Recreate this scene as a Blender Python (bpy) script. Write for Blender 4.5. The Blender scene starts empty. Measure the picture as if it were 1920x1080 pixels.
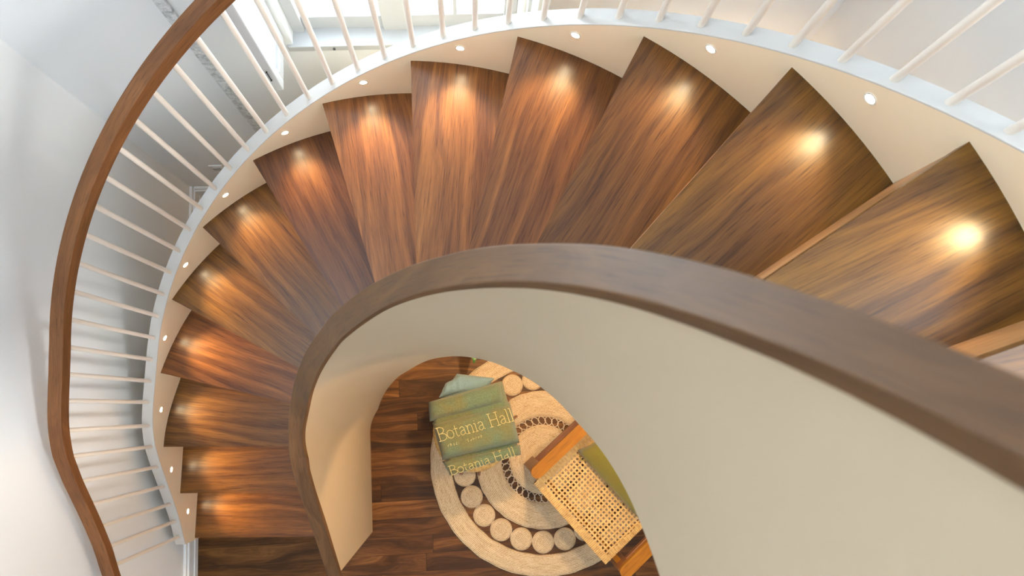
import bpy, bmesh, math, random
from mathutils import Vector, Matrix
random.seed(7)
S = 1.2            # metres per drawing unit
PI = math.pi
sc = bpy.context.scene
col = sc.collection

# ------------------------------------------------------------------ camera
cam_d = bpy.data.cameras.new('camera'); cam = bpy.data.objects.new('camera', cam_d); col.objects.link(cam)
F_PX, TA, TB, CH = 1413.865, 0.15727, -0.05142, 3.238
cam_d.sensor_width = 36; cam_d.lens = F_PX/1920*36
cam_d.clip_start = 0.02; cam_d.clip_end = 200
Rx = Matrix(((1,0,0),(0,math.cos(TA),-math.sin(TA)),(0,math.sin(TA),math.cos(TA))))
Ry = Matrix(((math.cos(TB),0,math.sin(TB)),(0,1,0),(-math.sin(TB),0,math.cos(TB))))
cam.matrix_world = Matrix.Translation((0,0,CH*S)) @ (Ry@Rx).to_4x4()
cam_d.dof.use_dof = True; cam_d.dof.focus_distance = 2.1; cam_d.dof.aperture_fstop = 7.0
sc.camera = cam
sc.view_settings.view_transform = 'Standard'; sc.view_settings.look = 'None'
sc.view_settings.gamma = 1; sc.view_settings.use_curve_mapping = False
sc.view_settings.exposure = 1.02

# ------------------------------------------------------------------ world: bright overcast sky
w = bpy.data.worlds.new('sky'); sc.world = w; w.use_nodes = True
bg = w.node_tree.nodes['Background']
bg.inputs[0].default_value = (0.83, 0.925, 1.0, 1); bg.inputs[1].default_value = 5.1

# low hazy sun coming in through the opening added high in the right wall
sun_d = bpy.data.lights.new('sun','SUN'); sun = bpy.data.objects.new('sun', sun_d); col.objects.link(sun)
sun_d.energy = 0.75; sun_d.angle = math.radians(7); sun_d.color = (1.0,.95,.88)
sun.rotation_euler = Vector((-1.0,.45,-.95)).to_track_quat('-Z','Y').to_euler()

# ------------------------------------------------------------------ helpers
def V(x, y, z): return Vector((x*S, y*S, z*S))
def lerp(a, b, t): return a+(b-a)*t
def interp(x, X, Y):
    if x <= X[0]: return Y[0]
    for i in range(1, len(X)):
        if x <= X[i]:
            return lerp(Y[i-1], Y[i], (x-X[i-1])/(X[i]-X[i-1]))
    return Y[-1]
def smooth_table(X, Y):
    """monotone-ish cubic (Catmull-Rom slopes) interpolation of a table"""
    n = len(X); m = []
    for i in range(n):
        if i == 0: m.append((Y[1]-Y[0])/(X[1]-X[0]))
        elif i == n-1: m.append((Y[-1]-Y[-2])/(X[-1]-X[-2]))
        else: m.append((Y[i+1]-Y[i-1])/(X[i+1]-X[i-1]))
    def f(x):
        if x <= X[0]: return Y[0]+m[0]*(x-X[0])
        if x >= X[-1]: return Y[-1]+m[-1]*(x-X[-1])
        i = max(j for j in range(n-1) if X[j] <= x)
        h = X[i+1]-X[i]; t = (x-X[i])/h
        return (2*t**3-3*t*t+1)*Y[i]+(t**3-2*t*t+t)*h*m[i]+(-2*t**3+3*t*t)*Y[i+1]+(t**3-t*t)*h*m[i+1]
    return f

class MB:
    def __init__(s): s.v=[]; s.f=[]; s.uv=[]; s.sm=[]
    def add(s, verts, faces, uvs=None, smooth=False):
        o=len(s.v); s.v+= [tuple(v) for v in verts]
        for i,f in enumerate(faces):
            s.f.append(tuple(a+o for a in f)); s.sm.append(smooth)
            s.uv.append(uvs[i] if uvs else [(verts[a][0]*S, verts[a][1]*S) for a in f])
    def box(s, c, d, M=None):
        """c centre, d full sizes; M optional 3x3"""
        vs=[]
        for x in (-.5,.5):
            for y in (-.5,.5):
                for z in (-.5,.5):
                    p=Vector((x*d[0],y*d[1],z*d[2]))
                    if M: p=M@p
                    vs.append(Vector(c)+p)
        fs=[(0,1,3,2),(4,6,7,5),(0,4,5,1),(2,3,7,6),(0,2,6,4),(1,5,7,3)]
        ax=max(range(3), key=lambda i:d[i])
        uvs=[]
        for f in fs:
            u=[]
            for a in f:
                loc=[((a>>2)&1)*d[0], ((a>>1)&1)*d[1], (a&1)*d[2]]
                o=[loc[i] for i in range(3) if i!=ax]
                u.append((loc[ax]*S,(o[0]+o[1])*S))
            uvs.append(u)
        s.add(vs,fs,uvs)
    def tube(s, pts, r, seg=8, cap=True, smooth=True):
        pts=[Vector(p) for p in pts]; n=len(pts); vs=[]; L=[0]
        for i in range(1,n): L.append(L[-1]+(pts[i]-pts[i-1]).length)
        ref=None
        for i,p in enumerate(pts):
            t=(pts[min(i+1,n-1)]-pts[max(i-1,0)]).normalized()
            if ref is None: ref=Vector((0,0,1)) if abs(t.z)<.9 else Vector((1,0,0))
            a=t.cross(ref).normalized(); b=a.cross(t).normalized(); ref=b
            rr=r[i] if isinstance(r,(list,tuple)) else r
            for k in range(seg):
                th=2*PI*k/seg; vs.append(p+a*math.cos(th)*rr+b*math.sin(th)*rr)
        fs=[];uvs=[]
        for i in range(n-1):
            for k in range(seg):
                k2=(k+1)%seg
                fs.append((i*seg+k,i*seg+k2,(i+1)*seg+k2,(i+1)*seg+k))
                uvs.append([(L[i]*S,k*.01),(L[i]*S,(k+1)*.01),(L[i+1]*S,(k+1)*.01),(L[i+1]*S,k*.01)])
        s.add(vs,fs,uvs,smooth)
        if cap:
            s.add([vs[k] for k in range(seg)],[tuple(range(seg))[::-1]]); s.add(vs[-seg:],[tuple(range(seg))])
    def sweep(s, sections, closed_caps=True, smooth=False):
        """sections: list of lists of points, same length (closed loop profile)"""
        n=len(sections); m=len(sections[0]); vs=[Vector(p) for sec in sections for p in sec]
        L=[0]
        for i in range(1,n): L.append(L[-1]+(Vector(sections[i][0])-Vector(sections[i-1][0])).length)
        P=[0]
        for k in range(1,m+1): P.append(P[-1]+(Vector(sections[0][k%m])-Vector(sections[0][k-1])).length)
        fs=[];uvs=[]
        for i in range(n-1):
            for k in range(m):
                k2=(k+1)%m
                fs.append((i*m+k,(i+1)*m+k,(i+1)*m+k2,i*m+k2))
                uvs.append([(L[i]*S,P[k]*S),(L[i+1]*S,P[k]*S),(L[i+1]*S,P[k+1]*S),(L[i]*S,P[k+1]*S)])
        s.add(vs,fs,uvs,smooth)
        if closed_caps:
            s.add(sections[0],[tuple(range(m))]); s.add(sections[-1],[tuple(range(m))[::-1]])
    def prism(s, poly, z0, z1, U=None):
        """poly list of (x,y); U unit grain direction for uv"""
        n=len(poly); ux,uy=U if U else (1,0)
        def uv(p,e=0): return ((p[0]*ux+p[1]*uy)*S,(-p[0]*uy+p[1]*ux+e)*S)
        top=[(p[0],p[1],z1) for p in poly]; bot=[(p[0],p[1],z0) for p in poly]
        s.add(top,[tuple(range(n))],[[uv(p) for p in poly]])
        s.add(bot,[tuple(range(n))[::-1]],[[uv(p) for p in poly][::-1]])
        for i in range(n):
            j=(i+1)%n; a,b=poly[i],poly[j]
            s.add([bot[i],bot[j],top[j],top[i]],[(0,1,2,3)],[[uv(a,z1-z0),uv(b,z1-z0),uv(b),uv(a)]])
    def lathe(s, c, prof, seg=24, smooth=True):
        """prof list of (r,z)"""
        vs=[];fs=[];uvs=[]
        for r,z in prof:
            for k in range(seg):
                t=2*PI*k/seg; vs.append((c[0]+r*math.cos(t),c[1]+r*math.sin(t),c[2]+z))
        for i in range(len(prof)-1):
            for k in range(seg):
                k2=(k+1)%seg; fs.append((i*seg+k,i*seg+k2,(i+1)*seg+k2,(i+1)*seg+k))
        s.add(vs,fs,None,smooth)
    def build(s, name, mat, parent=None, origin=(0,0,0), bevel=0, sharp=None, weld=False):
        me=bpy.data.meshes.new(name); o=Vector(origin)
        me.from_pydata([tuple((Vector(v)-o)*S) for v in s.v],[],s.f)
        uvl=me.uv_layers.new(name='uv'); i=0
        for p,u in zip(me.polygons,s.uv):
            for k,li in enumerate(p.loop_indices): uvl.data[li].uv=u[k]
        for p,sm in zip(me.polygons,s.sm): p.use_smooth=sm
        me.materials.append(mat)
        bm=bmesh.new(); bm.from_mesh(me)
        if weld: bmesh.ops.remove_doubles(bm,verts=bm.verts,dist=1e-5)
        bmesh.ops.recalc_face_normals(bm,faces=bm.faces)
        bm.to_mesh(me); bm.free()
        if sharp:
            for p in me.polygons: p.use_smooth=True
            me.set_sharp_from_angle(angle=math.radians(sharp))
        ob=bpy.data.objects.new(name,me); col.objects.link(ob)
        ob.location=o*S
        if parent:
            ob.parent=parent; ob.location=(o*S)-parent.location
        if bevel:
            b=ob.modifiers.new('bevel','BEVEL'); b.width=bevel*S; b.segments=2; b.limit_method='ANGLE'
        return ob
def tag(o,label=None,cat=None,group=None,kind=None):
    if label: o['label']=label
    if cat: o['category']=cat
    if group: o['group']=group
    if kind: o['kind']=kind
    return o
def empty(name,loc=(0,0,0)):
    o=bpy.data.objects.new(name,None); col.objects.link(o); o.location=V(*loc); o.empty_display_size=.05
    return o
def copy_tree(o,parent=None):
    c=o.copy(); col.objects.link(c); c.parent=parent
    for ch in list(o.children): copy_tree(ch,c)
    return c

# ------------------------------------------------------------------ materials
class NT:
    def __init__(s,name):
        s.m=bpy.data.materials.new(name); s.m.use_nodes=True; s.t=s.m.node_tree; s.N=s.t.nodes; s.b=s.N['Principled BSDF']
    def n(s,ty,**kw):
        x=s.N.new(ty)
        for k,v in kw.items(): setattr(x,k,v)
        return x
    def L(s,a,b): s.t.links.new(a,b)
    def math(s,op,a,b=None,c=None):
        x=s.n('ShaderNodeMath',operation=op)
        for i,v in enumerate((a,b,c)):
            if v is None: continue
            if isinstance(v,(int,float)): x.inputs[i].default_value=v
            else: s.L(v,x.inputs[i])
        return x.outputs[0]
    def comb(s,x,y,z=0):
        c=s.n('ShaderNodeCombineXYZ')
        for i,v in enumerate((x,y,z)):
            if isinstance(v,(int,float)): c.inputs[i].default_value=v
            else: s.L(v,c.inputs[i])
        return c.outputs[0]
    def noise(s,vec,scale,detail=3,rough=.5,dist=0):
        x=s.n('ShaderNodeTexNoise'); x.inputs['Scale'].default_value=scale; x.inputs['Detail'].default_value=detail
        x.inputs['Roughness'].default_value=rough; x.inputs['Distortion'].default_value=dist
        s.L(vec,x.inputs['Vector']); return x.outputs['Fac']
    def ramp(s,fac,stops):
        r=s.n('ShaderNodeValToRGB'); e=r.color_ramp.elements
        while len(e)<len(stops): e.new(.5)
        for k,(p,c) in enumerate(stops): e[k].position=p; e[k].color=(*c,1) if len(c)==3 else c
        s.L(fac,r.inputs[0]); return r.outputs[0]
    def mix(s,ty,fac,a,b):
        x=s.n('ShaderNodeMix',data_type='RGBA',blend_type=ty)
        for i,v in ((0,fac),(6,a),(7,b)):
            if isinstance(v,(int,float)): x.inputs[i].default_value=v
            elif isinstance(v,tuple): x.inputs[i].default_value=(*v,1) if len(v)==3 else v
            else: s.L(v,x.inputs[i])
        return x.outputs[2]
    def bump(s,h,strength=.3,dist=.002):
        x=s.n('ShaderNodeBump'); x.inputs['Strength'].default_value=strength; x.inputs['Distance'].default_value=dist
        s.L(h,x.inputs['Height']); s.L(x.outputs[0],s.b.inputs['Normal'])
    def set(s,**kw):
        for k,v in kw.items():
            k={'rough':'Roughness','spec':'Specular IOR Level','coat':'Coat Weight','coatr':'Coat Roughness','metal':'Metallic','trans':'Transmission Weight'}.get(k,k)
            s.b.inputs[k].default_value=v

def paint(name,colr,rough=.5,var=.02,spec=.4):
    t=NT(name); tc=t.n('ShaderNodeTexCoord')
    f=t.noise(tc.outputs['Object'],1.3,3)
    c=t.ramp(f,[(.3,tuple(x*(1-var) for x in colr)),(.7,tuple(min(1,x*(1+var)) for x in colr))])
    t.L(c,t.b.inputs['Base Color']); t.set(rough=rough,spec=spec)
    f2=t.noise(tc.outputs['Object'],220,2); t.bump(f2,.05,.001)
    return t.m

def wood(name,stops,rough=.3,coat=.25,tint=True,fig=1.0,spec=.5,bump=.12,streak=22,contrast=.8):
    t=NT(name); tc=t.n('ShaderNodeTexCoord'); sp=t.n('ShaderNodeSeparateXYZ'); t.L(tc.outputs['UV'],sp.inputs[0])
    oi=t.n('ShaderNodeObjectInfo'); r=t.math('MULTIPLY',oi.outputs['Random'],37.0)
    u,v=sp.outputs[0],sp.outputs[1]
    n0=t.noise(t.comb(t.math('MULTIPLY',u,1.7),t.math('MULTIPLY',v,5.0),r),1.0,2,.45)
    n0c=t.math('MULTIPLY',t.math('SUBTRACT',n0,.5),6.0*fig)
    vv=t.math('ADD',t.math('MULTIPLY',v,float(streak)),n0c)
    g=t.noise(t.comb(t.math('MULTIPLY',u,.9),vv,r),1.0,6,.62)
    # cathedral rings
    rg=t.math('SINE',t.math('ADD',t.math('MULTIPLY',vv,3.1),t.math('MULTIPLY',g,7.0)))
    rg=t.math('MULTIPLY_ADD',rg,.045,0)
    fine=t.noise(t.comb(t.math('MULTIPLY',u,14.0),t.math('MULTIPLY',v,300.0),r),1.0,3,.6)
    blot=t.noise(t.comb(t.math('MULTIPLY',u,2.2),t.math('MULTIPLY',v,6.0),t.math('ADD',r,9.0)),1.0,2)
    f=t.math('ADD',g,rg)
    f=t.math('ADD',f,t.math('MULTIPLY',t.math('SUBTRACT',fine,.5),.5))
    f=t.math('ADD',f,t.math('MULTIPLY',t.math('SUBTRACT',blot,.5),.24))
    c=t.ramp(f,stops)
    f3=t.noise(t.comb(t.math('MULTIPLY',u,3.5),t.math('ADD',t.math('MULTIPLY',v,95.0),n0c),r),1.0,4,.6)
    f=t.math('ADD',f,t.math('MULTIPLY',t.math('SUBTRACT',f3,.5),.45))
    f=t.math('MULTIPLY_ADD',t.math('SUBTRACT',f,.5),contrast,.5)
    c=t.ramp(f,stops)
    pore=t.ramp(fine,[(.30,(.55,.5,.45)),(.42,(1,1,1))])
    c=t.mix('MULTIPLY',.8,c,pore)
    if tint: c=t.mix('MULTIPLY',1.0,c,oi.outputs['Color'])
    t.L(c,t.b.inputs['Base Color'])
    rr=t.math('MULTIPLY_ADD',fine,.14,rough-.07); t.L(rr,t.b.inputs['Roughness'])
    t.set(coat=coat,coatr=.28,spec=spec); t.bump(fine,bump,.0006)
    return t.m
M_tread=wood('tread_wood',[(.22,(.040,.0135,.003)),(.42,(.100,.038,.008)),(.62,(.190,.080,.016)),(.86,(.34,.16,.036))],rough=.32,coat=.05,spec=.35,streak=42,contrast=.68)
M_riser=wood('riser_wood',[(.25,(.22,.10,.035)),(.5,(.40,.20,.08)),(.8,(.58,.33,.15))],rough=.4,coat=.1,streak=14)
M_rail=wood('rail_wood',[(.25,(.075,.033,.013)),(.5,(.135,.062,.024)),(.8,(.22,.105,.042))],rough=.55,coat=.0,spec=.3,fig=1.3,streak=20)
M_chair=wood('chair_teak',[(.25,(.15,.055,.005)),(.5,(.27,.105,.009)),(.8,(.36,.16,.008))],rough=.5,coat=.0,spec=.15,fig=.4)
M_chair_dark=wood('chair_teak_dark',[(.25,(.12,.04,.012)),(.5,(.22,.08,.025)),(.8,(.32,.14,.05))],rough=.45,coat=.1,fig=.4)
M_wall=paint('wall_paint',(.87,.905,.935),.6)
M_cap=paint('cap_paint',(.62,.605,.575),.42,.01)
M_strg=paint('stair_paint',(.94,.79,.57),.42,.01)
M_balu=paint('baluster_paint',(.85,.80,.72),.3,.0)
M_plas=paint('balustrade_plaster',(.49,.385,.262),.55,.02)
M_trim=paint('trim_white',(.86,.87,.88),.35,.01)
M_win=paint('window_paint',(.53,.55,.57),.4,.01)
M_grey=paint('grey_paint',(.50,.52,.52),.5,.02)
def plain(name,c,rough=.5,metal=0,emit=None,es=1):
    t=NT(name); t.b.inputs['Base Color'].default_value=(*c,1); t.set(rough=rough,metal=metal)
    if emit: t.b.inputs['Emission Color'].default_value=(*emit,1); t.b.inputs['Emission Strength'].default_value=es
    return t.m
M_led=plain('led_lens',(1,1,1),.3,0,(1,.80,.50),130)
M_ring=plain('lamp_ring',(.82,.78,.70),.3)
M_dark=plain('dark_metal',(.05,.05,.055),.4,.6)
M_glass=NT('window_glass'); M_glass.set(rough=0.0,trans=1.0); M_glass.b.inputs['IOR'].default_value=1.0; M_glass=M_glass.m
def galv():
    t=NT('galvanised_steel'); tc=t.n('ShaderNodeTexCoord')
    f=t.noise(tc.outputs['Object'],38,5,.7); c=t.ramp(f,[(.35,(.34,.37,.40)),(.5,(.62,.66,.69)),(.68,(.90,.92,.94))])
    t.L(c,t.b.inputs['Base Color']); t.set(rough=.45,metal=.0); t.bump(f,.3,.002); return t.m
M_galv=galv()
def floor_mat():
    t=NT('floor_boards'); tc=t.n('ShaderNodeTexCoord'); sp=t.n('ShaderNodeSeparateXYZ'); t.L(tc.outputs['UV'],sp.inputs[0])
    u,v=sp.outputs[0],sp.outputs[1]
    W=.085
    row=t.math('FLOOR',t.math('DIVIDE',v,W))
    wn=t.n('ShaderNodeTexWhiteNoise',noise_dimensions='1D'); t.L(row,wn.inputs['W'])
    u2=t.math('ADD',u,t.math('MULTIPLY',wn.outputs['Value'],3.1))
    seg=t.math('FLOOR',t.math('DIVIDE',u2,1.25))
    wn2=t.n('ShaderNodeTexWhiteNoise',noise_dimensions='2D'); t.L(t.comb(row,seg),wn2.inputs['Vector'])
    r=t.math('MULTIPLY',wn2.outputs['Value'],50.0)
    n0=t.noise(t.comb(t.math('MULTIPLY',u2,1.6),t.math('MULTIPLY',v,7.0),r),1.0,2)
    vv=t.math('ADD',t.math('MULTIPLY',v,30.0),t.math('MULTIPLY',n0,8.0))
    g=t.noise(t.comb(t.math('MULTIPLY',u2,1.1),vv,r),1.0,6,.62)
    fine=t.noise(t.comb(t.math('MULTIPLY',u2,14.0),t.math('MULTIPLY',v,260.0),r),1.0,3,.6)
    f=t.math('ADD',t.math('ADD',g,t.math('MULTIPLY',t.math('SUBTRACT',wn2.outputs['Value'],.5),.22)),t.math('MULTIPLY',t.math('SUBTRACT',fine,.5),.3))
    c=t.ramp(f,[(.26,(.020,.0062,.001)),(.45,(.060,.021,.0033)),(.60,(.125,.048,.009)),(.78,(.24,.105,.025))])
    fv=t.math('FRACT',t.math('DIVIDE',v,W)); fu=t.math('FRACT',t.math('DIVIDE',u2,1.25))
    e=t.math('MULTIPLY',t.math('GREATER_THAN',fv,.025),t.math('GREATER_THAN',fu,.0025))
    c=t.mix('MULTIPLY',.7,c,t.ramp(e,[(0,(.25,.2,.18)),(1,(1,1,1))]))
    t.L(c,t.b.inputs['Base Color']); t.set(rough=.46,coat=.0,spec=.22)
    t.bump(t.math('ADD',e,t.math('MULTIPLY',fine,.2)),.25,.0012); return t.m
M_floor=floor_mat()
def fabric(name,c1,c2,scale=260,bump=.6,rough=.95,c3=None):
    t=NT(name); tc=t.n('ShaderNodeTexCoord'); f=t.noise(tc.outputs['Object'],scale,4,.7); g=t.noise(tc.outputs['Object'],9,3)
    c=t.ramp(f,[(.3,c1),(.7,c2)])
    if c3: c=t.mix('MIX',t.ramp(g,[(.42,(0,0,0)),(.62,(1,1,1))]),c,t.mix('MULTIPLY',1.0,c,c3))
    t.L(c,t.b.inputs['Base Color']); t.set(rough=rough,spec=.15,**{'Sheen Weight':.25}); t.bump(f,bump,.004); return t.m
M_green=fabric('towel_green',(.085,.090,.038),(.20,.20,.098),c3=(.78,1.08,1.45))
M_blue=fabric('towel_blue',(.11,.19,.23),(.20,.30,.34))
M_olive=fabric('cushion_olive',(.13,.115,.018),(.20,.17,.03),340,.25)
M_thread=fabric('gold_thread',(.45,.38,.15),(.62,.53,.25),500,.3,.7)
def jute():
    t=NT('jute_braid'); tc=t.n('ShaderNodeTexCoord'); sp=t.n('ShaderNodeSeparateXYZ'); t.L(tc.outputs['UV'],sp.inputs[0])
    a,r=sp.outputs[0],sp.outputs[1]     # uv: arc length, radius (m)
    br=t.math('SINE',t.math('MULTIPLY',r,2*PI/.0075))
    tw=t.noise(t.comb(t.math('MULTIPLY',a,130.0),t.math('MULTIPLY',r,190.0)),1.0,3,.7)
    big=t.noise(t.comb(t.math('MULTIPLY',a,16.0),t.math('MULTIPLY',r,60.0)),1.0,3)
    h=t.math('ADD',t.math('MULTIPLY',br,.18),tw)
    c=t.ramp(t.math('ADD',h,t.math('MULTIPLY',t.math('SUBTRACT',big,.5),.5)),[(.15,(.26,.165,.085)),(.42,(.55,.41,.255)),(.8,(.76,.63,.45))])
    t.L(c,t.b.inputs['Base Color']); t.set(rough=.9,spec=.2); t.bump(h,.9,.004); return t.m
M_jute=jute(); M_cord=paint('jute_cord',(.62,.52,.40),.9)
def canem():  # woven rattan
    t=NT('cane_strip'); tc=t.n('ShaderNodeTexCoord'); f=t.noise(tc.outputs['Object'],60,4,.6)
    c=t.ramp(f,[(.3,(.38,.22,.065)),(.7,(.60,.41,.15))]); t.L(c,t.b.inputs['Base Color']); t.set(rough=.45,spec=.4); return t.m
M_cane=canem()
M_leaf=plain('leaf_green',(.045,.15,.02),.4); M_pot=plain('clay_pot',(.45,.22,.12),.8); M_soil=plain('potting_soil',(.03,.02,.012),.95)

# ------------------------------------------------------------------ room frame (slightly turned against the stair)
ROT=.05; P0=Vector((-1.2,.92)); EX=Vector((math.cos(ROT),math.sin(ROT))); EY=Vector((-math.sin(ROT),math.cos(ROT)))
def RM(p,q,z): 
    a=P0+EX*p+EY*q; return Vector((a.x,a.y,z))
MR=Matrix(((EX.x,EY.x,0),(EX.y,EY.y,0),(0,0,1)))
def rbox(mb,p0,p1,q0,q1,z0,z1): mb.box(RM((p0+p1)/2,(q0+q1)/2,(z0+z1)/2),(p1-p0,q1-q0,z1-z0),MR)
PW=2.146; QF=-3.1; ZT=4.0; ZLOW=2.8   # unseen gap high in the right wall, shaped to let side light in
# floor with uv along the boards
mb=MB(); pts=[RM(-.15,.2,0),RM(PW+.15,.2,0),RM(PW+.15,QF-.15,0),RM(-.15,QF-.15,0)]
mb.add([RM(*c) for c in ((-.1,.1,0),(PW+.1,.1,0),(PW+.1,QF-.1,0),(-.1,QF-.1,0),(-.1,.1,-.08),(PW+.1,.1,-.08),(PW+.1,QF-.1,-.08),(-.1,QF-.1,-.08))],
       [(0,1,2,3),(7,6,5,4),(0,4,5,1),(1,5,6,2),(2,6,7,3),(3,7,4,0)],
       [[(-.1*S,.1*S),((PW+.1)*S,.1*S),((PW+.1)*S,(QF-.1)*S),(-.1*S,(QF-.1)*S)]]+[[(0,0)]*4]*5)
tag(mb.build('floor',M_floor),'dark hardwood board floor at the foot of the stair',kind='structure')
mb=MB(); rbox(mb,-.08,0,QF-.08,.08,-.08,ZT); tag(mb.build('wall_left',M_wall),'pale grey white wall left of the stair',kind='structure')
mb=MB(); rbox(mb,PW,PW+.08,QF-.08,.08,-.08,ZLOW); rbox(mb,PW,PW+.08,-.75,.08,ZLOW,ZT); rbox(mb,PW,PW+.08,QF-.08,-2.3,ZLOW,ZT); tag(mb.build('wall_right',M_wall),'pale blue grey wall right of the window',kind='structure')
mb=MB(); rbox(mb,-.08,PW+.08,QF-.16,QF-.08,-.08,ZT); tag(mb.build('wall_front',M_wall),'pale wall facing the window',kind='structure')
# ceiling with an opening added to let light down the left wall
ZC=4.0; SKP,SKA,SKB=.5,-1.0,-.15
mb=MB(); rbox(mb,-.08,PW+.08,QF-.16,SKA,ZC,ZC+.1); rbox(mb,SKP,PW+.08,SKA,SKB,ZC,ZC+.1); rbox(mb,-.08,PW+.08,SKB,.12,ZC,ZC+.1)
tag(mb.build('ceiling',M_wall),'white ceiling above the stairwell with an opening added for light',kind='structure')
# back wall with window opening
W0,W1,WZ0,WZ1=.715,1.31,1.322,2.75
mb=MB()
rbox(mb,0,W0,0,.12,-.08,ZT); rbox(mb,W1,PW,0,.12,-.08,ZT); rbox(mb,W0,W1,0,.12,-.08,WZ0-.02); rbox(mb,W0,W1,0,.12,WZ1,ZT)
tag(mb.build('wall_back',M_wall),'pale wall holding the white window',kind='structure')
for nm,(p0,p1,q0,q1) in {'baseboard_left':(0,.018,QF,0),'baseboard_back':(.018,PW,-.018,0),'baseboard_right':(PW-.018,PW,QF,-.018)}.items():
    mb=MB(); rbox(mb,p0,p1,q0,q1,0,.085)
    if nm=='baseboard_left': rbox(mb,0,.011,QF,0,.085,.10); rbox(mb,.018,.022,QF,-.02,0,.035)
    elif nm=='baseboard_back': rbox(mb,.018,PW,-.011,0,.085,.10)
    else: rbox(mb,PW-.011,PW,QF,-.018,.085,.10)
    tag(mb.build(nm,M_trim,bevel=.0015),kind='structure',label='white moulded skirting board')
# window
win=empty('window_1',tuple(RM((W0+W1)/2,.05,WZ0))); tag(win,'tall white framed window glowing with daylight at the top',kind='structure')
mb=MB(); rbox(mb,W0-.015,W1+.015,-.008,.05,WZ0-.02,WZ0+.006); mb.build('window_sill',M_win,win,bevel=.002)
mb=MB(); q0,q1=.045,.075; zb=1.385
for a,b in ((W0,.746),(.956,1.025),(1.276,W1)): rbox(mb,a,b,q0-.01,q1,WZ0,WZ1)
for a,b in ((.746,.956),(1.025,1.276)):
    rbox(mb,a,b,q0,q1,WZ0,zb); rbox(mb,a,b,q0,q1,WZ1-.05,WZ1); rbox(mb,a,b,q0,q1,2.05,2.075)
for a in (.850,1.144): rbox(mb,a,a+.010,q0,q1,zb,WZ1-.05)
mb.build('window_frame',M_win,win,bevel=.002)
for a,b in ((.746,.850),(.860,.956),(1.025,1.144),(1.154,1.276)):
    mb=MB(); rbox(mb,a-.003,b+.003,.058,.0605,zb-.006,WZ1-.045); mb.build('pane',M_glass,win)
for p_ in (.822,1.007):
    mb=MB(); c=RM(p_,-.009,WZ0-.004); mb.tube([c,c+Vector((EY.x,EY.y,0))*(-.004)],.0035,10); mb.build('screw_cap',M_dark,win)
def shutter(p0,p1,label,latch):
    sh=empty('window_shutter',tuple(RM(p0,0,1.375))); tag(sh,label,'shutter')
    q0,q1,z0,z1=-.15,-.004,1.375,2.7
    mb=MB(); t_=p1-p0
    # stiles and rails with a recessed panel
    rbox(mb,p0,p1,q0,q0+.028,z0,z1); rbox(mb,p0,p1,q1-.028,q1,z0,z1)
    for a,b in ((z0,z0+.045),(2.0,2.035),(z1-.045,z1)): rbox(mb,p0,p1,q0+.028,q1-.028,a,b)
    mb.build('shutter_frame',M_win,sh,bevel=.0025)
    for a,b in ((z0+.045,2.0),(2.035,z1-.045)):
        mb=MB(); rbox(mb,p0+t_*.3,p1-t_*.3,q0+.026,q1-.026,a-.002,b+.002); mb.build('shutter_panel',M_win,sh)
    if latch:
        mb=MB()
        for zz in (1.445,1.49): 
            c=RM((p0+p1)/2,q0-.002,zz); mb.tube([c,c-Vector((EY.x,EY.y,0))*.004],.0022,10)
        c=RM((p0+p1)/2,q0-.004,1.467); mb.box(c,(.0022,.003,.030),MR)
        mb.build('latch',M_dark,sh)
shutter(.675,.702,'white panelled shutter leaf folded into the room left of the window',True)
shutter(1.325,1.352,'white shutter leaf seen edge-on at the right side of the window',False)
mb=MB(); rbox(mb,.449,.477,-.010,0,0.10,ZT-.02); tag(mb.build('steel_strip',M_galv,bevel=.002),'mottled galvanised steel strip running up the wall left of the window','steel strip')
out=empty('wall_outlet',tuple(RM(.193,0,.345))); tag(out,'small white outlet plate low on the back wall near the corner','outlet')
mb=MB(); rbox(mb,.168,.222,-.006,0,.31,.37); mb.build('cover_plate',M_trim,out,bevel=.002)
mb=MB(); rbox(mb,.178,.212,-.009,-.006,.325,.355); mb.build('socket',M_grey,out,bevel=.001)

# ------------------------------------------------------------------ stair geometry
CX,CY=-.140,-.129; DTH=.2590; TH0=3.949; H=.18; EOFF=-.036
C2=Vector((CX,CY))
def azn(n): return TH0-n*DTH
def nz(a): return (TH0-a)/DTH
N_PI=nz(PI)      # where the plan turns straight (az = 180 deg)
NTOP=18
def sstep(a,b,x):
    t=max(0,min(1,(x-a)/(b-a))); return t*t*(3-2*t)
# inner wall void-side face radius, by n
f_ri=smooth_table([3.117,4,5,6,7,8,8.5,9,9.7,10.2,10.85,11.35,11.9,12.25,12.6,13,13.4,13.8,16,19],[.282,.287,.280,.270,.258,.2505,.249,.250,.2555,.260,.268,.2755,.2855,.2915,.297,.302,.3065,.3085,.309,.309])
f_ro=smooth_table([3.117,3.85,4.5,5.1,5.84,6.5,7.3,8,8.4,9.3,10,10.6,11,11.7,12.2,12.6,13,13.6,16,19],[.323,.3235,.3255,.323,.317,.309,.299,.2935,.2922,.294,.2985,.304,.310,.320,.3285,.3330,.3360,.3375,.339,.339])
f_rz=smooth_table([3.117,3.6,4,4.5,5,5.5,6,6.5,7,7.5,8,12,20],[1.25,1.285,1.315,1.36,1.425,1.51,1.60,1.70,1.80,1.90,2.005,2.725,4.165])
Z_STR=lambda y: interp(y,[-.60,-.53,-.42,-.32,-.22,-.16,-.129],[.665,.765,.905,1.03,1.165,1.235,1.25])
f_zb=smooth_table([4.5,5.15,5.97,6.72,7.44,8.1,8.75,9.33,10.08,10.78,11.71,12.32,12.92,13.39,13.85,14.24,14.7,15.3,20],
                  [-.05,.063,.255,.452,.648,.798,.983,1.134,1.302,1.457,1.62,1.72,1.874,1.985,2.106,2.245,2.367,2.481,3.33])
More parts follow.
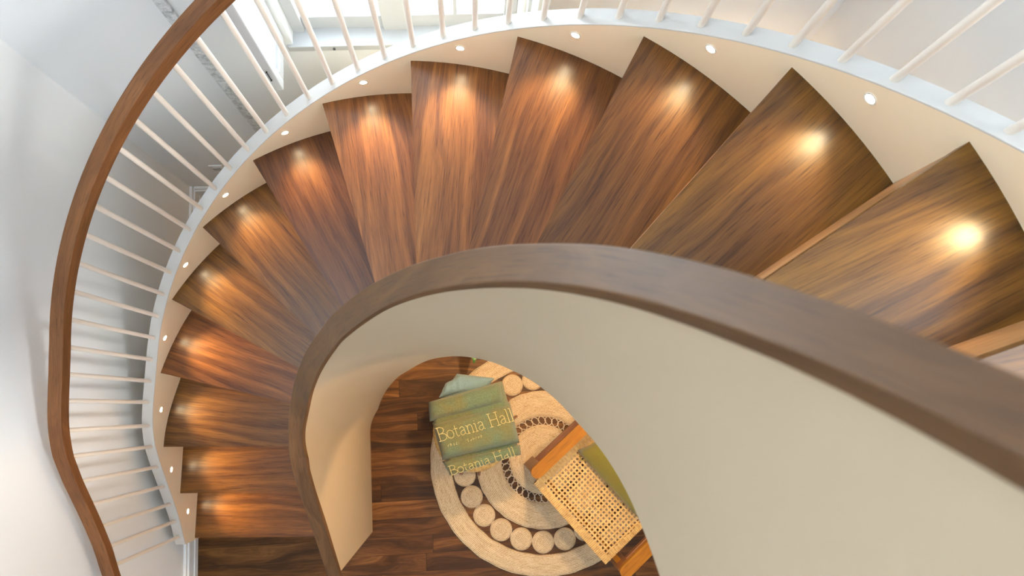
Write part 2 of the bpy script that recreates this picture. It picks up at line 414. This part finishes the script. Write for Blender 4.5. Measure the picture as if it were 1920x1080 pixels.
def outer_pt(r,n):
    """plan point on the outer side: circle for n>=N_PI, eased out to the straight line below"""
    a=azn(n); y=CY+r*math.sin(a)
    rr=r+.012*(1-sstep(-.12,.12,y)); return Vector((CX+rr*math.cos(a),CY+rr*math.sin(a)))
def outer_path(r,y_end,n1=NTOP,step=.12):
    P=[]; k=int((-.135-y_end)/.03)+1
    for i in range(k): 
        y=lerp(y_end,-.135,i/k); P.append((Vector((CX-r-.012,y)),None))
    n=N_PI
    while n<=n1+1e-6: P.append((outer_pt(r,n),n)); n+=step
    return P
def in_x(y): return -.422+.020*(-y-.129)/.374
def inner_path(fr,y_end,off=0,n1=NTOP,step=.12,straight_off=None):
    so=off if straight_off is None else straight_off
    P=[]; k=int((-.129-y_end)/.03)+1
    for i in range(k):
        y=lerp(y_end,-.129,i/k); P.append((Vector((in_x(y)-so,y)),None))
    n=N_PI
    while n<=n1+1e-6:
        a=azn(n); r=fr(n)+off; P.append((Vector((CX+r*math.cos(a),CY+r*math.sin(a))),n)); n+=step
    return P
# outer stringer top height
def str_top(p,n):
    if n is not None and n>=4.3: return .006+H*n
    if n is not None: return interp(n,[N_PI,3.42,3.71,4.0,4.3],[.610,.655,.694,.734,.780])
    return interp(p.y,[-.56,-.50,-.469,-.407,-.34,-.271,-.198,-.129],[.225,.275,.300,.345,.407,.475,.55,.610])
def bot_out(p,n):
    return max(0,f_zb(n)) if n is not None and n>4.9 else 0.0

stair=empty('spiral_staircase',(CX,CY,0)); tag(stair,'curved staircase of polished hardwood treads between cream painted stringers','staircase')
R_IN,R_OUT=.906,.941
# outer stringer
mb=MB(); secs=[]; caps=[]
A=outer_path(R_IN,-.500); B=outer_path(R_OUT,-.500)
for (a,n),(b,_) in zip(A,B):
    zt=str_top(a,n); z0=bot_out(a,n)
    secs.append([(a.x,a.y,z0),(a.x,a.y,zt-.004),(b.x,b.y,zt-.004),(b.x,b.y,z0)]); caps.append([(a.x,a.y,zt-.004),(a.x,a.y,zt-.001),(a.x-(a.x-b.x)*.03,a.y-(a.y-b.y)*.03,zt),(b.x,b.y,zt),(b.x,b.y,zt-.004)])
mb.sweep(secs); mb.build('outer_stringer',M_strg,stair,sharp=30,weld=True)
mb=MB(); mb.sweep(caps); tag(mb.build('stringer_cap',M_cap,stair,sharp=30,weld=True),'cool white painted top edge')
# soffit under the flight
mb=MB(); secs=[]
n=5.0
while n<=NTOP:
    z=max(.004,f_zb(n)); a=azn(n); d=Vector((math.cos(a),math.sin(a))); i_=C2+d*(f_ri(n)+.012); o_=outer_pt(.925,n)
    secs.append([(i_.x,i_.y,z+.002),(o_.x,o_.y,z+.002),(o_.x,o_.y,z+.03),(i_.x,i_.y,z+.03)]); n+=.12
mb.sweep(secs); mb.build('soffit',M_strg,stair)

# treads and risers
def front(n):
    """(inner point, outer point) of the nosing line of tread n"""
    if n==1: return Vector((-.42,-.492)),Vector((-1.066,-.492))
    if n==2: return Vector((-.44,-.307)),Vector((-1.066,-.307))
    if n==3: return Vector((-.44,-.133)),Vector((-1.064,-.133))
    a=azn(n); d=Vector((math.cos(a),math.sin(a))); t=Vector((-d.y,d.x))
    ri=f_ri(n)+.018; ro=.910
    return C2+d*math.sqrt(ri*ri-EOFF**2)+t*EOFF, C2+d*math.sqrt(ro*ro-EOFF**2)+t*EOFF
TINT={1:(1.12,1.0,.75),2:(1.05,1.0,.8),3:(.92,.95,.9),4:(1.12,.98,1.0),5:(.95,1.0,.85),6:(.95,.98,.88),7:(.82,.72,.95),8:(1.35,1.25,1.5),9:(1.12,1.05,1.25),10:(.85,.78,.95),11:(.86,.84,.75),12:(.80,.86,.66),13:(.88,.99,.66),14:(.72,.75,.68),15:(.9,.9,.9),16:(.9,.85,.8),17:(.8,.8,.8)}  # board tones; the pale pink of eight and nine paints in window sheen
TT=.028
def az_of(p):
    a=math.atan2(p.y-CY,p.x-CX)
    return a
def n_of(p):
    a=az_of(p)
    n=nz(a)
    while n<2.0: n+=2*PI/DTH
    return n
for n in range(1,18):
    i0,o0=front(n); i1,o1=front(n+1)
    dn=(o1-i1).normalized(); back=Vector((dn.y,-dn.x))   # towards the next tread
    if back.dot((i1+o1)/2-(i0+o0)/2)<0: back=-back
    i1b=i1+back*.012; o1b=o1+back*.012
    poly=[i0,o0]
    if n<=2: poly+=[o1b,i1b]
    else:
        na=n_of(o0) if n>3 else N_PI; nb=n_of(o1b)
        for k in range(0 if n==3 else 1,9 if n==3 else 8):
            m=lerp(na,nb,k/8)
            poly.append(outer_pt(.910,m))
        if n!=3: poly.append(o1b)
        if n>3:
            poly.append(i1b); ma=n_of(i1b); mb_=n_of(i0)
            for k in range(1,6):
                m=lerp(ma,mb_,k/6); a=azn(m); r=f_ri(m)+.018; poly.append(Vector((CX+r*math.cos(a),CY+r*math.sin(a))))
        else: poly+=[i1b,Vector((-.442,-.1))]
    U=((o0+o1)/2-(i0+i1)/2).normalized()
    mb=MB(); mb.prism([(p.x,p.y) for p in poly],n*H-TT,n*H,(U.x,U.y))
    c=(o0+i0+o1+i1)/4
    # centre uv on the tread so the figure sits differently on each
    t=mb.build('tread',M_tread,stair,origin=(c.x,c.y,n*H-TT),bevel=.0018)
    t.color=(*TINT[n],1)
    # riser, flush under the nosing, down to the tread below
    d=(o0-i0).normalized(); nb_=Vector((d.y,-d.x))
    if nb_.dot((i1+o1)/2-(i0+o0)/2)<0: nb_=-nb_
    a_=i0+nb_*.0015; b_=o0+nb_*.0015; L=(b_-a_).length
    z0=(n-1)*H; z1=n*H-TT
    mb=MB(); pl=[a_,b_,b_+nb_*.010,a_+nb_*.010]
    mb.prism([(p.x,p.y) for p in pl],z0,z1,(d.x,d.y))
    r_=mb.build('riser',M_riser if n>1 else M_riser,stair,origin=(a_.x,a_.y,z0))

# ------------------------------------------------------------------ inner balustrade wall with its handrail
bal=empty('curved_balustrade',(CX-.3,CY,0)); tag(bal,'solid cream plastered inner balustrade capped with a dark wooden handrail around the stairwell','balustrade')
def rail_z(p,n): return f_rz(n) if n is not None else Z_STR(p.y)
A=inner_path(f_ri,-.503,.004,19,straight_off=.004); B=inner_path(f_ro,-.503,-.006,19,straight_off=.034)
A_=A;B_=B
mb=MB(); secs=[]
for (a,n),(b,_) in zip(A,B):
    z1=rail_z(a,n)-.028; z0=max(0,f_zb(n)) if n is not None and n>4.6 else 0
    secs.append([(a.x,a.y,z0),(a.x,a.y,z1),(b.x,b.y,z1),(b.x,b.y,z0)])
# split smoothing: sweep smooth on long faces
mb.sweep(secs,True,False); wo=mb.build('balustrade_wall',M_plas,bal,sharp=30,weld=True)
def rail(name,PA,PB,zf,th,parent,mat,rb=.002,seg=2):
    """PA inner edge path, PB outer edge path"""
    mb=MB(); secs=[]
    for (a,n),(b,_) in zip(PA,PB):
        z=zf(a,n); w_=(b-a).length; e=(b-a)/w_
        prof=[]
        for cx,cz,s0 in ((rb,-rb,180),(w_-rb,-rb,90),(w_-rb,-th+rb,0),(rb,-th+rb,-90)):
            for k in range(seg+1):
                t=math.radians(s0-90*k/seg); prof.append((cx+rb*math.cos(t),cz+rb*math.sin(t)))
        secs.append([(a.x+e.x*u,a.y+e.y*u,z+v) for u,v in prof])
    mb.sweep(secs,True,True)
    o=mb.build(name,mat,parent,sharp=50,weld=False); m=o.modifiers.new('wn','WEIGHTED_NORMAL'); m.keep_sharp=True; return o
PA=inner_path(f_ri,-.565,0,19,.08); PB=inner_path(f_ro,-.565,0,19,.08,straight_off=.039)
hr=rail('handrail',PA,PB,rail_z,.032,bal,M_rail)
hr.color=(.82,.85,.82,1)

# ------------------------------------------------------------------ outer railing
rl=empty('stair_railing',(CX-.92,CY,0)); tag(rl,'outer stair railing of slim cream rods under a curved brown handrail','railing')
LSP=.518
rods=[(-1.0745,-.469),(-1.0745,-.407),(-1.0745,-.340),(-1.0745,-.271),(-1.073,-.200),(-1.072,-.129),(-1.068,-.059)]
rodp=[]
for x,y in rods:
    z=interp(y,[-.469,-.407,-.34,-.271,-.198,-.129,-.059],[.300,.345,.407,.475,.553,.612,.657]); rodp.append((x,y,z))
th=2.983; i=0
while True:
    n=nz(th)
    if n>NTOP-.3: break
    p=outer_pt(.9235,n); rodp.append((p.x,p.y,str_top(p,n))); th-=.0744
for x,y,z in rodp:
    mb=MB(); mb.tube([(x,y,z-.01),(x,y,z+LSP+.012)],.0062,12); mb.build('baluster',M_balu,rl,origin=(x,y,z))
def orail_z(p,n): return str_top(p,n)+LSP+.040
PA=outer_path(.9235-.018,-.512,NTOP,.08); PB=outer_path(.9235+.018,-.512,NTOP,.08)
hr=rail('handrail',PA,PB,orail_z,.040,rl,M_rail,.0022)
hr.color=(1.3,1.13,1.0,1)

# ------------------------------------------------------------------ recessed step lights in the outer stringer
ORD=['bottom','second','third','fourth','fifth','sixth','seventh','eighth','ninth','tenth','eleventh','twelfth','thirteenth','fourteenth','fifteenth','sixteenth']
def step_light(n):
    if n==1: p=Vector((-1.058,-.382)); z=.274; d=Vector((1,0))
    elif n==2: p=Vector((-1.058,-.215)); z=.460; d=Vector((1,0))
    else:
        m=n+.637; a=azn(m); z=n*H+.080; p=outer_pt(R_IN,m); d=-Vector((math.cos(a),math.sin(a)))
    e=empty('step_light',(p.x,p.y,z)); lab='small round recessed light glowing above the %s tread%s'%(ORD[n-1],' from the floor' if n>1 else ' of the stair')
    tag(e,lab,'step light','recessed lights along the outer stringer')
    d3=Vector((d.x,d.y,0)); c=Vector((p.x,p.y,z))
    up=Vector((0,0,1)); sd=d3.cross(up)
    def disc(name,r0,r1,off,mat):
        mb=MB(); k=20
        a=[c+d3*off+(sd*math.cos(2*PI*i/k)+up*math.sin(2*PI*i/k))*r1 for i in range(k)]
        b=[c+d3*(-.004)+(sd*math.cos(2*PI*i/k)+up*math.sin(2*PI*i/k))*r1 for i in range(k)]
        if r0==0: mb.add(a,[tuple(range(k))])
        else:
            g=[c+d3*(off)+(sd*math.cos(2*PI*i/k)+up*math.sin(2*PI*i/k))*r0 for i in range(k)]
            mb.add(a+g,[(i,(i+1)%k,k+(i+1)%k,k+i) for i in range(k)])
        mb.add(a+b,[(i,(i+1)%k,k+(i+1)%k,k+i) for i in range(k)])
        mb.build(name,mat,e)
    disc('trim_ring',.0078,.0108,.0018,M_ring); disc('lens',0,.0080,.0012,M_led)
    ld=bpy.data.lights.new('step_lamp','SPOT'); ld.energy=4.2*(1 if n<11 else .6); ld.color=(1,.70,.34); ld.spot_size=math.radians(95); ld.spot_blend=1.0; ld.shadow_soft_size=.022
    lo=bpy.data.objects.new('step_lamp',ld); col.objects.link(lo); lo.parent=e
    lo.location=d3*.008*S
    lo.rotation_euler=(d3*1.0+Vector((0,0,-.34))).to_track_quat('-Z','Y').to_euler()
for n in range(1,16): step_light(n)

# ------------------------------------------------------------------ rug
RC=(.298,-.214); rug=empty('jute_rug',(RC[0],RC[1],0)); tag(rug,'large round braided jute rug with openwork rings on the floor in the stairwell','rug')
def annulus(mb,c,r0,r1,z0,z1,wob=0,seg=160,rings=6):
    rr=[lerp(r0,r1,i/rings) for i in range(rings+1)]
    def P(r,k,z):
        t=2*PI*k/seg; q=r+wob*math.sin(t*23+1)*.6+wob*math.sin(t*37)*.4 if (r in(rr[0],rr[-1])) else r
        return (c[0]+q*math.cos(t),c[1]+q*math.sin(t),z)
    vs=[];fs=[];uv=[]
    lay=[(rr[0],z0)]+[(rr[0],z1-.002)]+[(r,z1) for r in rr[1:-1]]+[(rr[-1],z1-.002),(rr[-1],z0)]
    for r,z in lay:
        for k in range(seg): vs.append(P(r,k,z))
    for i in range(len(lay)-1):
        for k in range(seg):
            k2=(k+1)%seg; fs.append((i*seg+k,i*seg+k2,(i+1)*seg+k2,(i+1)*seg+k))
            ra,rb_=lay[i][0],lay[i+1][0]; rm=(r0+r1)/2
            t0,t1=2*PI*k/seg,2*PI*(k+1)/seg
            uv.append([(t0*rm*S,ra*S),(t1*rm*S,ra*S),(t1*rm*S,rb_*S),(t0*rm*S,rb_*S)])
    mb.add(vs,fs,uv,True)
RT=.010
mb=MB(); annulus(mb,RC,.385,.473,.001,RT,.0018); mb.build('outer_border',M_jute,rug)
mb=MB(); annulus(mb,RC,.176,.284,.001,RT,.0012); mb.build('middle_band',M_jute,rug)
mb=MB(); annulus(mb,RC,.0005,.143,.001,RT,.0008); mb.build('centre_disc',M_jute,rug)
def disc_mesh(c,r):
    mb=MB(); seg=32; rs=[r,r,r*.75,r*.5,r*.25,.0005]; zs=[.001,RT-.002,RT,RT,RT,RT]; vs=[];fs=[];uv=[]
    for q,z in zip(rs,zs):
        for k in range(seg): t=2*PI*k/seg; vs.append((c[0]+q*math.cos(t),c[1]+q*math.sin(t),z))
    for i in range(len(rs)-1):
        for k in range(seg):
            k2=(k+1)%seg; fs.append((i*seg+k,i*seg+k2,(i+1)*seg+k2,(i+1)*seg+k))
            t0,t1=2*PI*k/seg,2*PI*(k+1)/seg; uv.append([(t0*r*.6*S,rs[i]*S),(t1*r*.6*S,rs[i]*S),(t1*r*.6*S,rs[i+1]*S),(t0*r*.6*S,rs[i+1]*S)])
    mb.add(vs,fs,uv,True); return mb
NM=23; a0=math.radians(-90.5)
for k in range(NM):
    t=a0+2*PI*k/NM; c=(RC[0]+.3350*math.cos(t),RC[1]+.3350*math.sin(t)); disc_mesh(c,.0452).build('medallion',M_jute,rug,origin=(c[0],c[1],0))
mb=MB(); NL=36
for k in range(NL):
    t0=2*PI*k/NL
    for sgn in (1,-1):
        pts=[]
        for i in range(9):
            f=i/8; r=lerp(.141,.179,f); t=t0+sgn*.10*math.sin(PI*f)+.06*f
            pts.append((RC[0]+r*math.cos(t),RC[1]+r*math.sin(t),.007))
        mb.tube(pts,.0017,5)
mb.build('openwork_lace',M_cord,rug)
# stitches between medallions and bands
# ------------------------------------------------------------------ stool with towels
SX,SY=.002,-.088; ST=.345
st=empty('side_stool',(SX,SY,0.0)); tag(st,'small round wooden stool on the jute rug carrying folded towels','stool')
mb=MB(); mb.lathe((SX,SY,0),[(.0005,ST-.02),(.146,ST-.02),(.151,ST-.014),(.151,ST-.005),(.147,ST),(.0005,ST)],48); mb.build('stool_top',M_cane,st)
for t in (math.radians(-93),math.radians(27),math.radians(147)):
    mb=MB()
    for s_ in (-.20,.20):
        top=(SX+.12*math.cos(t+s_*1.2),SY+.12*math.sin(t+s_*1.2),ST-.02); bt=(SX+.190*math.cos(t+s_),SY+.190*math.sin(t+s_),RT+.004)
        mb.tube([top,bt],.0055,8)
    mb.build('leg',M_chair_dark,st)
def pillow_patch(mb,P,z0,ht,nu=26,nv=12,ex=.12,ey=.28,sag=0,seed=0):
    """rounded slab over quad P=[bl,br,tr,tl] (xy)"""
    rnd=random.Random(seed); ph=[rnd.uniform(0,6) for _ in range(6)]
    def at_(u,v):
        a=Vector(P[0]).lerp(Vector(P[1]),u); b=Vector(P[3]).lerp(Vector(P[2]),u); return a.lerp(b,v)
    def prof(t,e):
        d=min(t,1-t)/e
        return 1 if d>=1 else math.sqrt(max(0,1-(1-d)**2))
    top=[];bot=[]
    for j in range(nv+1):
        v=j/nv
        for i in range(nu+1):
            u=i/nu; p=at_(u,v); h=prof(u,ex)*prof(v,ey)
            w_=.0025*math.sin(u*9+ph[0])*math.sin(v*6+ph[1])+.0015*math.sin(u*23+ph[2])
            # wavy borders
            q=p+Vector((math.sin(u*17+ph[3]),math.sin(v*13+ph[4])))*.0012
            top.append((q.x,q.y,z0+ht*(.12+.88*h)+w_*h)); bot.append((q.x,q.y,z0))
    W=nu+1; vs=top+bot; o=len(top); fs=[]
    for j in range(nv):
        for i in range(nu):
            a=j*W+i; fs.append((a,a+1,a+W+1,a+W)); fs.append((o+a,o+a+W,o+a+W+1,o+a+1))
    for i in range(nu): fs.append((i,o+i,o+i+1,i+1)); a=nv*W+i; fs.append((a,a+1,o+a+1,o+a))
    for j in range(nv): a=j*W; fs.append((a,a+W,o+a+W,o+a)); a=j*W+nu; fs.append((a,o+a,o+a+W,a+W))
    mb.add(vs,fs,None,True)
    return top
TZ=ST+.031
# towel bands, corners in plan: bl, br, tr, tl
bt=MB(); pillow_patch(bt,[(-.126,.025),(.052,.068),(.083,.112),(-.060,.128)],ST+.001,.030,ey=.4,ex=.35,seed=5)
pillow_patch(bt,[(-.128,.036),(-.02,.066),(-.045,.120),(-.105,.088)],ST+.026,.018,ey=.4,ex=.3,seed=6)
blue=bt.build('folded_towel',M_blue,origin=(-.03,.06,ST)); tag(blue,'folded blue towel peeking out beneath the green towel','towel')
for m_ in (): pass
gt=MB()
pillow_patch(gt,[(-.080,-.240),(.178,-.168),(.128,.0),(-.145,-.062)],ST+.001,.050,ey=.12,ex=.09,seed=9)
pillow_patch(gt,[(-.118,-.16),(.160,-.08),(.110,.095),(-.162,.020)],TZ,.036,ey=.12,ex=.09,seed=8)
pillow_patch(gt,[(-.160,-.052),(.122,.020),(.107,.098),(-.166,.020)],TZ,.062,ey=.35,ex=.12,seed=1)
pillow_patch(gt,[(-.110,-.190),(.176,-.128),(.140,.020),(-.150,-.054)],TZ,.066,ey=.20,ex=.11,seed=2)
pillow_patch(gt,[(-.080,-.248),(.180,-.172),(.176,-.136),(-.110,-.196)],TZ-.006,.050,ey=.34,ex=.11,seed=3)
green=gt.build('embroidered_towel',M_green,origin=(.01,-.07,TZ)); tag(green,'folded sage green towel with gold embroidered lettering on the round stool','towel')
# lettering: stroked serif capitals and small letters as thread
GL={
 'B':(.62,[[(0,0),(.36,0),(.56,.1),(.6,.27),(.52,.44),(.34,.52),(.12,.52)],[(0,1),(.32,1),(.48,.9),(.52,.76),(.45,.6),(.32,.52)],[(.12,0),(.12,1)]]),
 'H':(.78,[[(.14,0),(.14,1)],[(.64,0),(.64,1)],[(.14,.5),(.64,.5)],[(.02,0),(.26,0)],[(.52,0),(.76,0)],[(.02,1),(.26,1)],[(.52,1),(.76,1)]]),
 'o':(.52,[[(.25,0),(.08,.08),(.02,.3),(.08,.53),(.25,.62),(.42,.53),(.48,.3),(.42,.08),(.25,0)]]),
 't':(.36,[[(.14,.85),(.14,.12),(.2,.02),(.32,.06)],[(.02,.6),(.3,.6)]]),
 'a':(.48,[[(.06,.5),(.14,.6),(.28,.62),(.36,.5),(.36,.08),(.46,0)],[(.36,.36),(.16,.32),(.05,.2),(.08,.05),(.2,0),(.36,.12)]]),
 'n':(.54,[[(.1,0),(.1,.6)],[(.1,.45),(.2,.6),(.34,.62),(.42,.5),(.42,0)],[(.02,0),(.2,0)],[(.34,0),(.5,0)],[(.0,.6),(.1,.6)]]),
 'i':(.26,[[(.12,0),(.12,.6)],[(.02,0),(.22,0)],[(.02,.6),(.12,.6)],[(.12,.78),(.12,.82)]]),
 'l':(.26,[[(.12,0),(.12,1)],[(.02,0),(.22,0)],[(.02,1),(.12,1)]]),
 ' ':(.28,[])}
def lettering(text,o,xd,yd,size,z,rad,width=None,clip=1.0):
    tot=sum(GL[c][0] for c in text); k=1 if width is None else width/(tot*size)
    mb=MB(); x=0
    for ch in text:
        w_,st_=GL[ch]
        for s in st_:
            pts=[(o[0]+xd[0]*(x+a)*size*k+yd[0]*b*size, o[1]+xd[1]*(x+a)*size*k+yd[1]*b*size, z) for a,b in s if b<=clip+1e-6]
            if len(pts)>1: mb.tube(pts,rad,5)
        x+=w_
    return mb
xd=Vector((.96,.262)).normalized(); yd=Vector((-.33,.93)).normalized()
zt=TZ+.0685
lettering('Botania Hall',(-.120,-.122),xd,yd,.049,zt,.0013,.286).build('lettering',M_thread,green)
mb=MB(); rnd=random.Random(4); x=0
for k in range(13):
    if k==5: x+=.006
    o=Vector((-.088,-.142))+xd*x
    for s in range(3):
        a=o+xd*rnd.uniform(0,.005)+yd*rnd.uniform(0,.010); b=o+xd*rnd.uniform(0,.007)+yd*rnd.uniform(0,.012)
        mb.tube([(a.x,a.y,zt-.0005),(b.x,b.y,zt-.0005)],.0007,4)
    x+=.0098
mb.build('small_lettering',M_thread,green)
lettering('Botania Hall',(-.078,-.244),Vector((.955,.285)).normalized(),yd,.034,TZ+.045,.0011,.25).build('lower_lettering',M_thread,green)
# ------------------------------------------------------------------ cane chair
CA=Vector((.233,-.280)); DW=Vector((.674,-.739)).normalized(); DD=Vector((.739,.674)).normalized()
def CP(w_,d,z): a=CA+DW*w_+DD*d; return Vector((a.x,a.y,z))
MC=Matrix(((DW.x,DD.x,0),(DW.y,DD.y,0),(0,0,1)))
def cbox(mb,w0,w1,d0,d1,z0,z1): mb.box(CP((w0+w1)/2,(d0+d1)/2,(z0+z1)/2),(w1-w0,d1-d0,z1-z0),MC)
SW,SD,SZ=.392,.42,.340
ch=empty('cane_chair',tuple(CP(SW/2,SD/2,0))); tag(ch,'low teak armchair with woven cane seat standing on the rug edge','chair')
mb=MB()
for w0,w1,d0,d1 in ((0,SW,0,.025),(0,SW,SD-.025,SD),(0,.025,.025,SD-.025),(SW-.025,SW,.025,SD-.025)): cbox(mb,w0,w1,d0,d1,SZ-.030,SZ-.004)
mb.build('seat_frame',M_chair,ch,bevel=.003)
# woven cane: two layers of strips crossing, plus the wrapped border
mb=MB(); sp_=.0150; 
k=0; x=.022
while x<SW-.02:
    cbox(mb,x-.0033,x+.0033,.004,SD-.004,SZ+.000,SZ+.0014); x+=sp_
y=.022
while y<SD-.02:
    cbox(mb,.004,SW-.004,y-.0033,y+.0033,SZ+.0012,SZ+.0026); y+=sp_
mb.build('cane_weave',M_cane,ch)
mb=MB(); rnd=random.Random(2)
x=0.0
while x<SW-.004:
    l=.020+rnd.uniform(0,.008)
    cbox(mb,x+.0006,x+.0062,-.003,l,SZ+.001+rnd.uniform(0,.001),SZ+.0045); cbox(mb,x+.0006,x+.0062,SD-l,SD+.002,SZ+.001,SZ+.004)
    cbox(mb,x+.0006,x+.0062,-.004,-.001,SZ-.032,SZ+.0035); x+=.0068
y=.012
while y<SD-.004:
    l=.018+rnd.uniform(0,.006)
    cbox(mb,-.002,l,y+.0006,y+.0062,SZ+.001,SZ+.004+rnd.uniform(0,.001)); cbox(mb,SW-l,SW+.002,y+.0006,y+.0062,SZ+.001,SZ+.004+rnd.uniform(0,.001)); y+=.0068
mb.build('cane_border',M_cane,ch)
def capsule_bar(mb,w0,w1,d0,d1,z0,z1):
    """armrest with rounded ends along d"""
    r=(w1-w0)/2; wc=(w0+w1)/2; P=[]
    for k in range(9): t=PI+PI*k/8; P.append((wc+r*math.cos(t),d0+r+r*math.sin(t)))
    for k in range(9): t=PI*k/8; P.append((wc+r*math.cos(t),d1-r+r*math.sin(t)))
    pl=[CP(a,b,0) for a,b in P]; mb.prism([(p.x,p.y) for p in pl],z0,z1,(DD.x,DD.y))
for w_ in (-.033,SW+.047):
    mb=MB(); capsule_bar(mb,w_-.0225,w_+.0225,.012,SD+.06,.412,.436); mb.build('armrest',M_chair,ch,bevel=.005)
    mb=MB(); mb.box(CP(w_,.042,.2115),(.028,.050,.401),MC); mb.build('leg',M_chair_dark,ch,bevel=.003)
    mb=MB(); mb.box(CP(w_,SD+.01,.2635),(.026,.032,.505),MC); mb.build('leg',M_chair_dark,ch,bevel=.003)
    for za,zb_ in ((.10,.125),(.315,.345)):
        mb=MB(); cbox(mb,w_-.010,w_+.010,.055,SD,za,zb_); mb.build('stretcher',M_chair_dark,ch,bevel=.002)
mb=MB(); cbox(mb,-.033,SW+.047,.030,.052,.295,.322); cbox(mb,-.033,SW+.047,SD,SD+.02,.295,.322); mb.build('cross_rail',M_chair,ch,bevel=.003)
mb=MB()
for z in (.40,.50): 
    a=CP(-.033,SD+.02+(z-.3)*.2,z); b=CP(SW+.047,SD+.02+(z-.3)*.2,z); mb.tube([a,b],.011,8)
for k in range(9): w_=.02+k*.045; mb.tube([CP(w_,SD+.035,.385),CP(w_,SD+.07,.51)],.004,6)
mb.build('backrest',M_chair,ch)
# cushion leaning on the back
cu=MB(); n_=18; top=[];bot=[]
for j in range(n_+1):
    for i in range(n_+1):
        u,v=i/n_,j/n_; e=(max(0,1-(2*u-1)**4)*max(0,1-(2*v-1)**4))**.5
        pin=1-.05*(1-abs(2*v-1)**2)*0; w_=.018+u*.335; d=.200+v*.17; zc=.372+v*.135
        # slightly pinched sides
        w_+=(.5-u)*.03*(1-(2*v-1)**2); 
        for L_,s_ in ((top,1),(bot,-1)): L_.append(CP(w_,d-s_*e*.025*.7,zc+s_*e*.030))
W=n_+1; o=len(top); fs=[]
for j in range(n_):
    for i in range(n_):
        a=j*W+i; fs.append((a,a+1,a+W+1,a+W)); fs.append((o+a,o+a+W,o+a+W+1,o+a+1))
cu.add(top+bot,fs,None,True)
cush=cu.build('cushion',M_olive,origin=tuple(CP(.19,.28,.35)),weld=True); tag(cush,'olive green cushion leaning at the back of the cane chair','cushion')
mb=MB(); mb.tube([CP(.03,.195,.385),CP(.05,.185,.395),CP(.065,.20,.395)],.002,6); mb.build('cushion_tab',M_olive,cush)

# ------------------------------------------------------------------ potted plant under the flight
PX,PY=.01,.36; pp=empty('potted_plant',(PX,PY,0)); tag(pp,'potted plant under the flight, one leaf tip showing past the balustrade','plant')
mb=MB(); mb.lathe((PX,PY,0),[(.0005,.001),(.055,.001),(.075,.12),(.080,.12),(.080,.135),(.070,.135),(.068,.115),(.0005,.115)],28); mb.build('pot',M_pot,pp)
mb=MB(); mb.lathe((PX,PY,0),[(.0005,.122),(.067,.120)],20); mb.build('soil',M_soil,pp)
def leaf(target,wd,name='leaf'):
    mb=MB(); a=Vector((PX,PY,.12)); b=Vector(target); n_=10; vs=[];mid=(a+b)/2+Vector((0,0,.12))
    for i in range(n_+1):
        f=i/n_; p=a*(1-f)**2+mid*2*f*(1-f)+b*f*f; t=(b-a); sd=Vector((-t.y,t.x,0)).normalized()
        ww=wd*math.sin(PI*min(1,max(0.02,(f-.25)/.75)))*.5 if f>.25 else .002
        vs+= [p-sd*ww+Vector((0,0,.004)),p,p+sd*ww+Vector((0,0,.004))]
    fs=[]
    for i in range(n_):
        fs+=[(3*i,3*i+1,3*i+4,3*i+3),(3*i+1,3*i+2,3*i+5,3*i+4)]
    mb.add(vs,fs,None,True); o=mb.build(name,M_leaf,pp); m=o.modifiers.new('solid','SOLIDIFY'); m.thickness=.0015
leaf((.004,.168,.30),.040)
for k in range(7):
    t=math.radians(20+k*22+5); leaf((PX+.15*math.cos(t),PY+.13*math.sin(t),.28+.03*(k%3)),.04)

# ------------------------------------------------------------------ warm downlights under the upper flight
def downlight(n,r,lab,e=7):
    a=azn(n); p=C2+Vector((math.cos(a),math.sin(a)))*r; z=f_zb(n)-.002
    d=empty('ceiling_downlight',(p.x,p.y,z)); tag(d,lab,'downlight')
    mb=MB(); mb.lathe((p.x,p.y,z),[(.022,0),(.030,0),(.030,-.004),(.022,-.004),(.022,0)],24); mb.build('trim_ring',M_ring,d)
    mb=MB(); mb.lathe((p.x,p.y,z),[(.0005,-.002),(.022,-.002)],24); mb.build('lens',M_led,d)
    ld=bpy.data.lights.new('downlight_lamp','AREA'); ld.shape='DISK'; ld.size=.05*S; ld.energy=e; ld.color=(1,.64,.30); ld.spread=math.radians(170)
    lo=bpy.data.objects.new('downlight_lamp',ld); col.objects.link(lo); lo.parent=d; lo.location=(0,0,-.012)
downlight(14.2,.60,'warm downlight in the soffit right above the cane chair',17)
downlight(11.3,.62,'warm downlight in the soffit behind the rug',14)
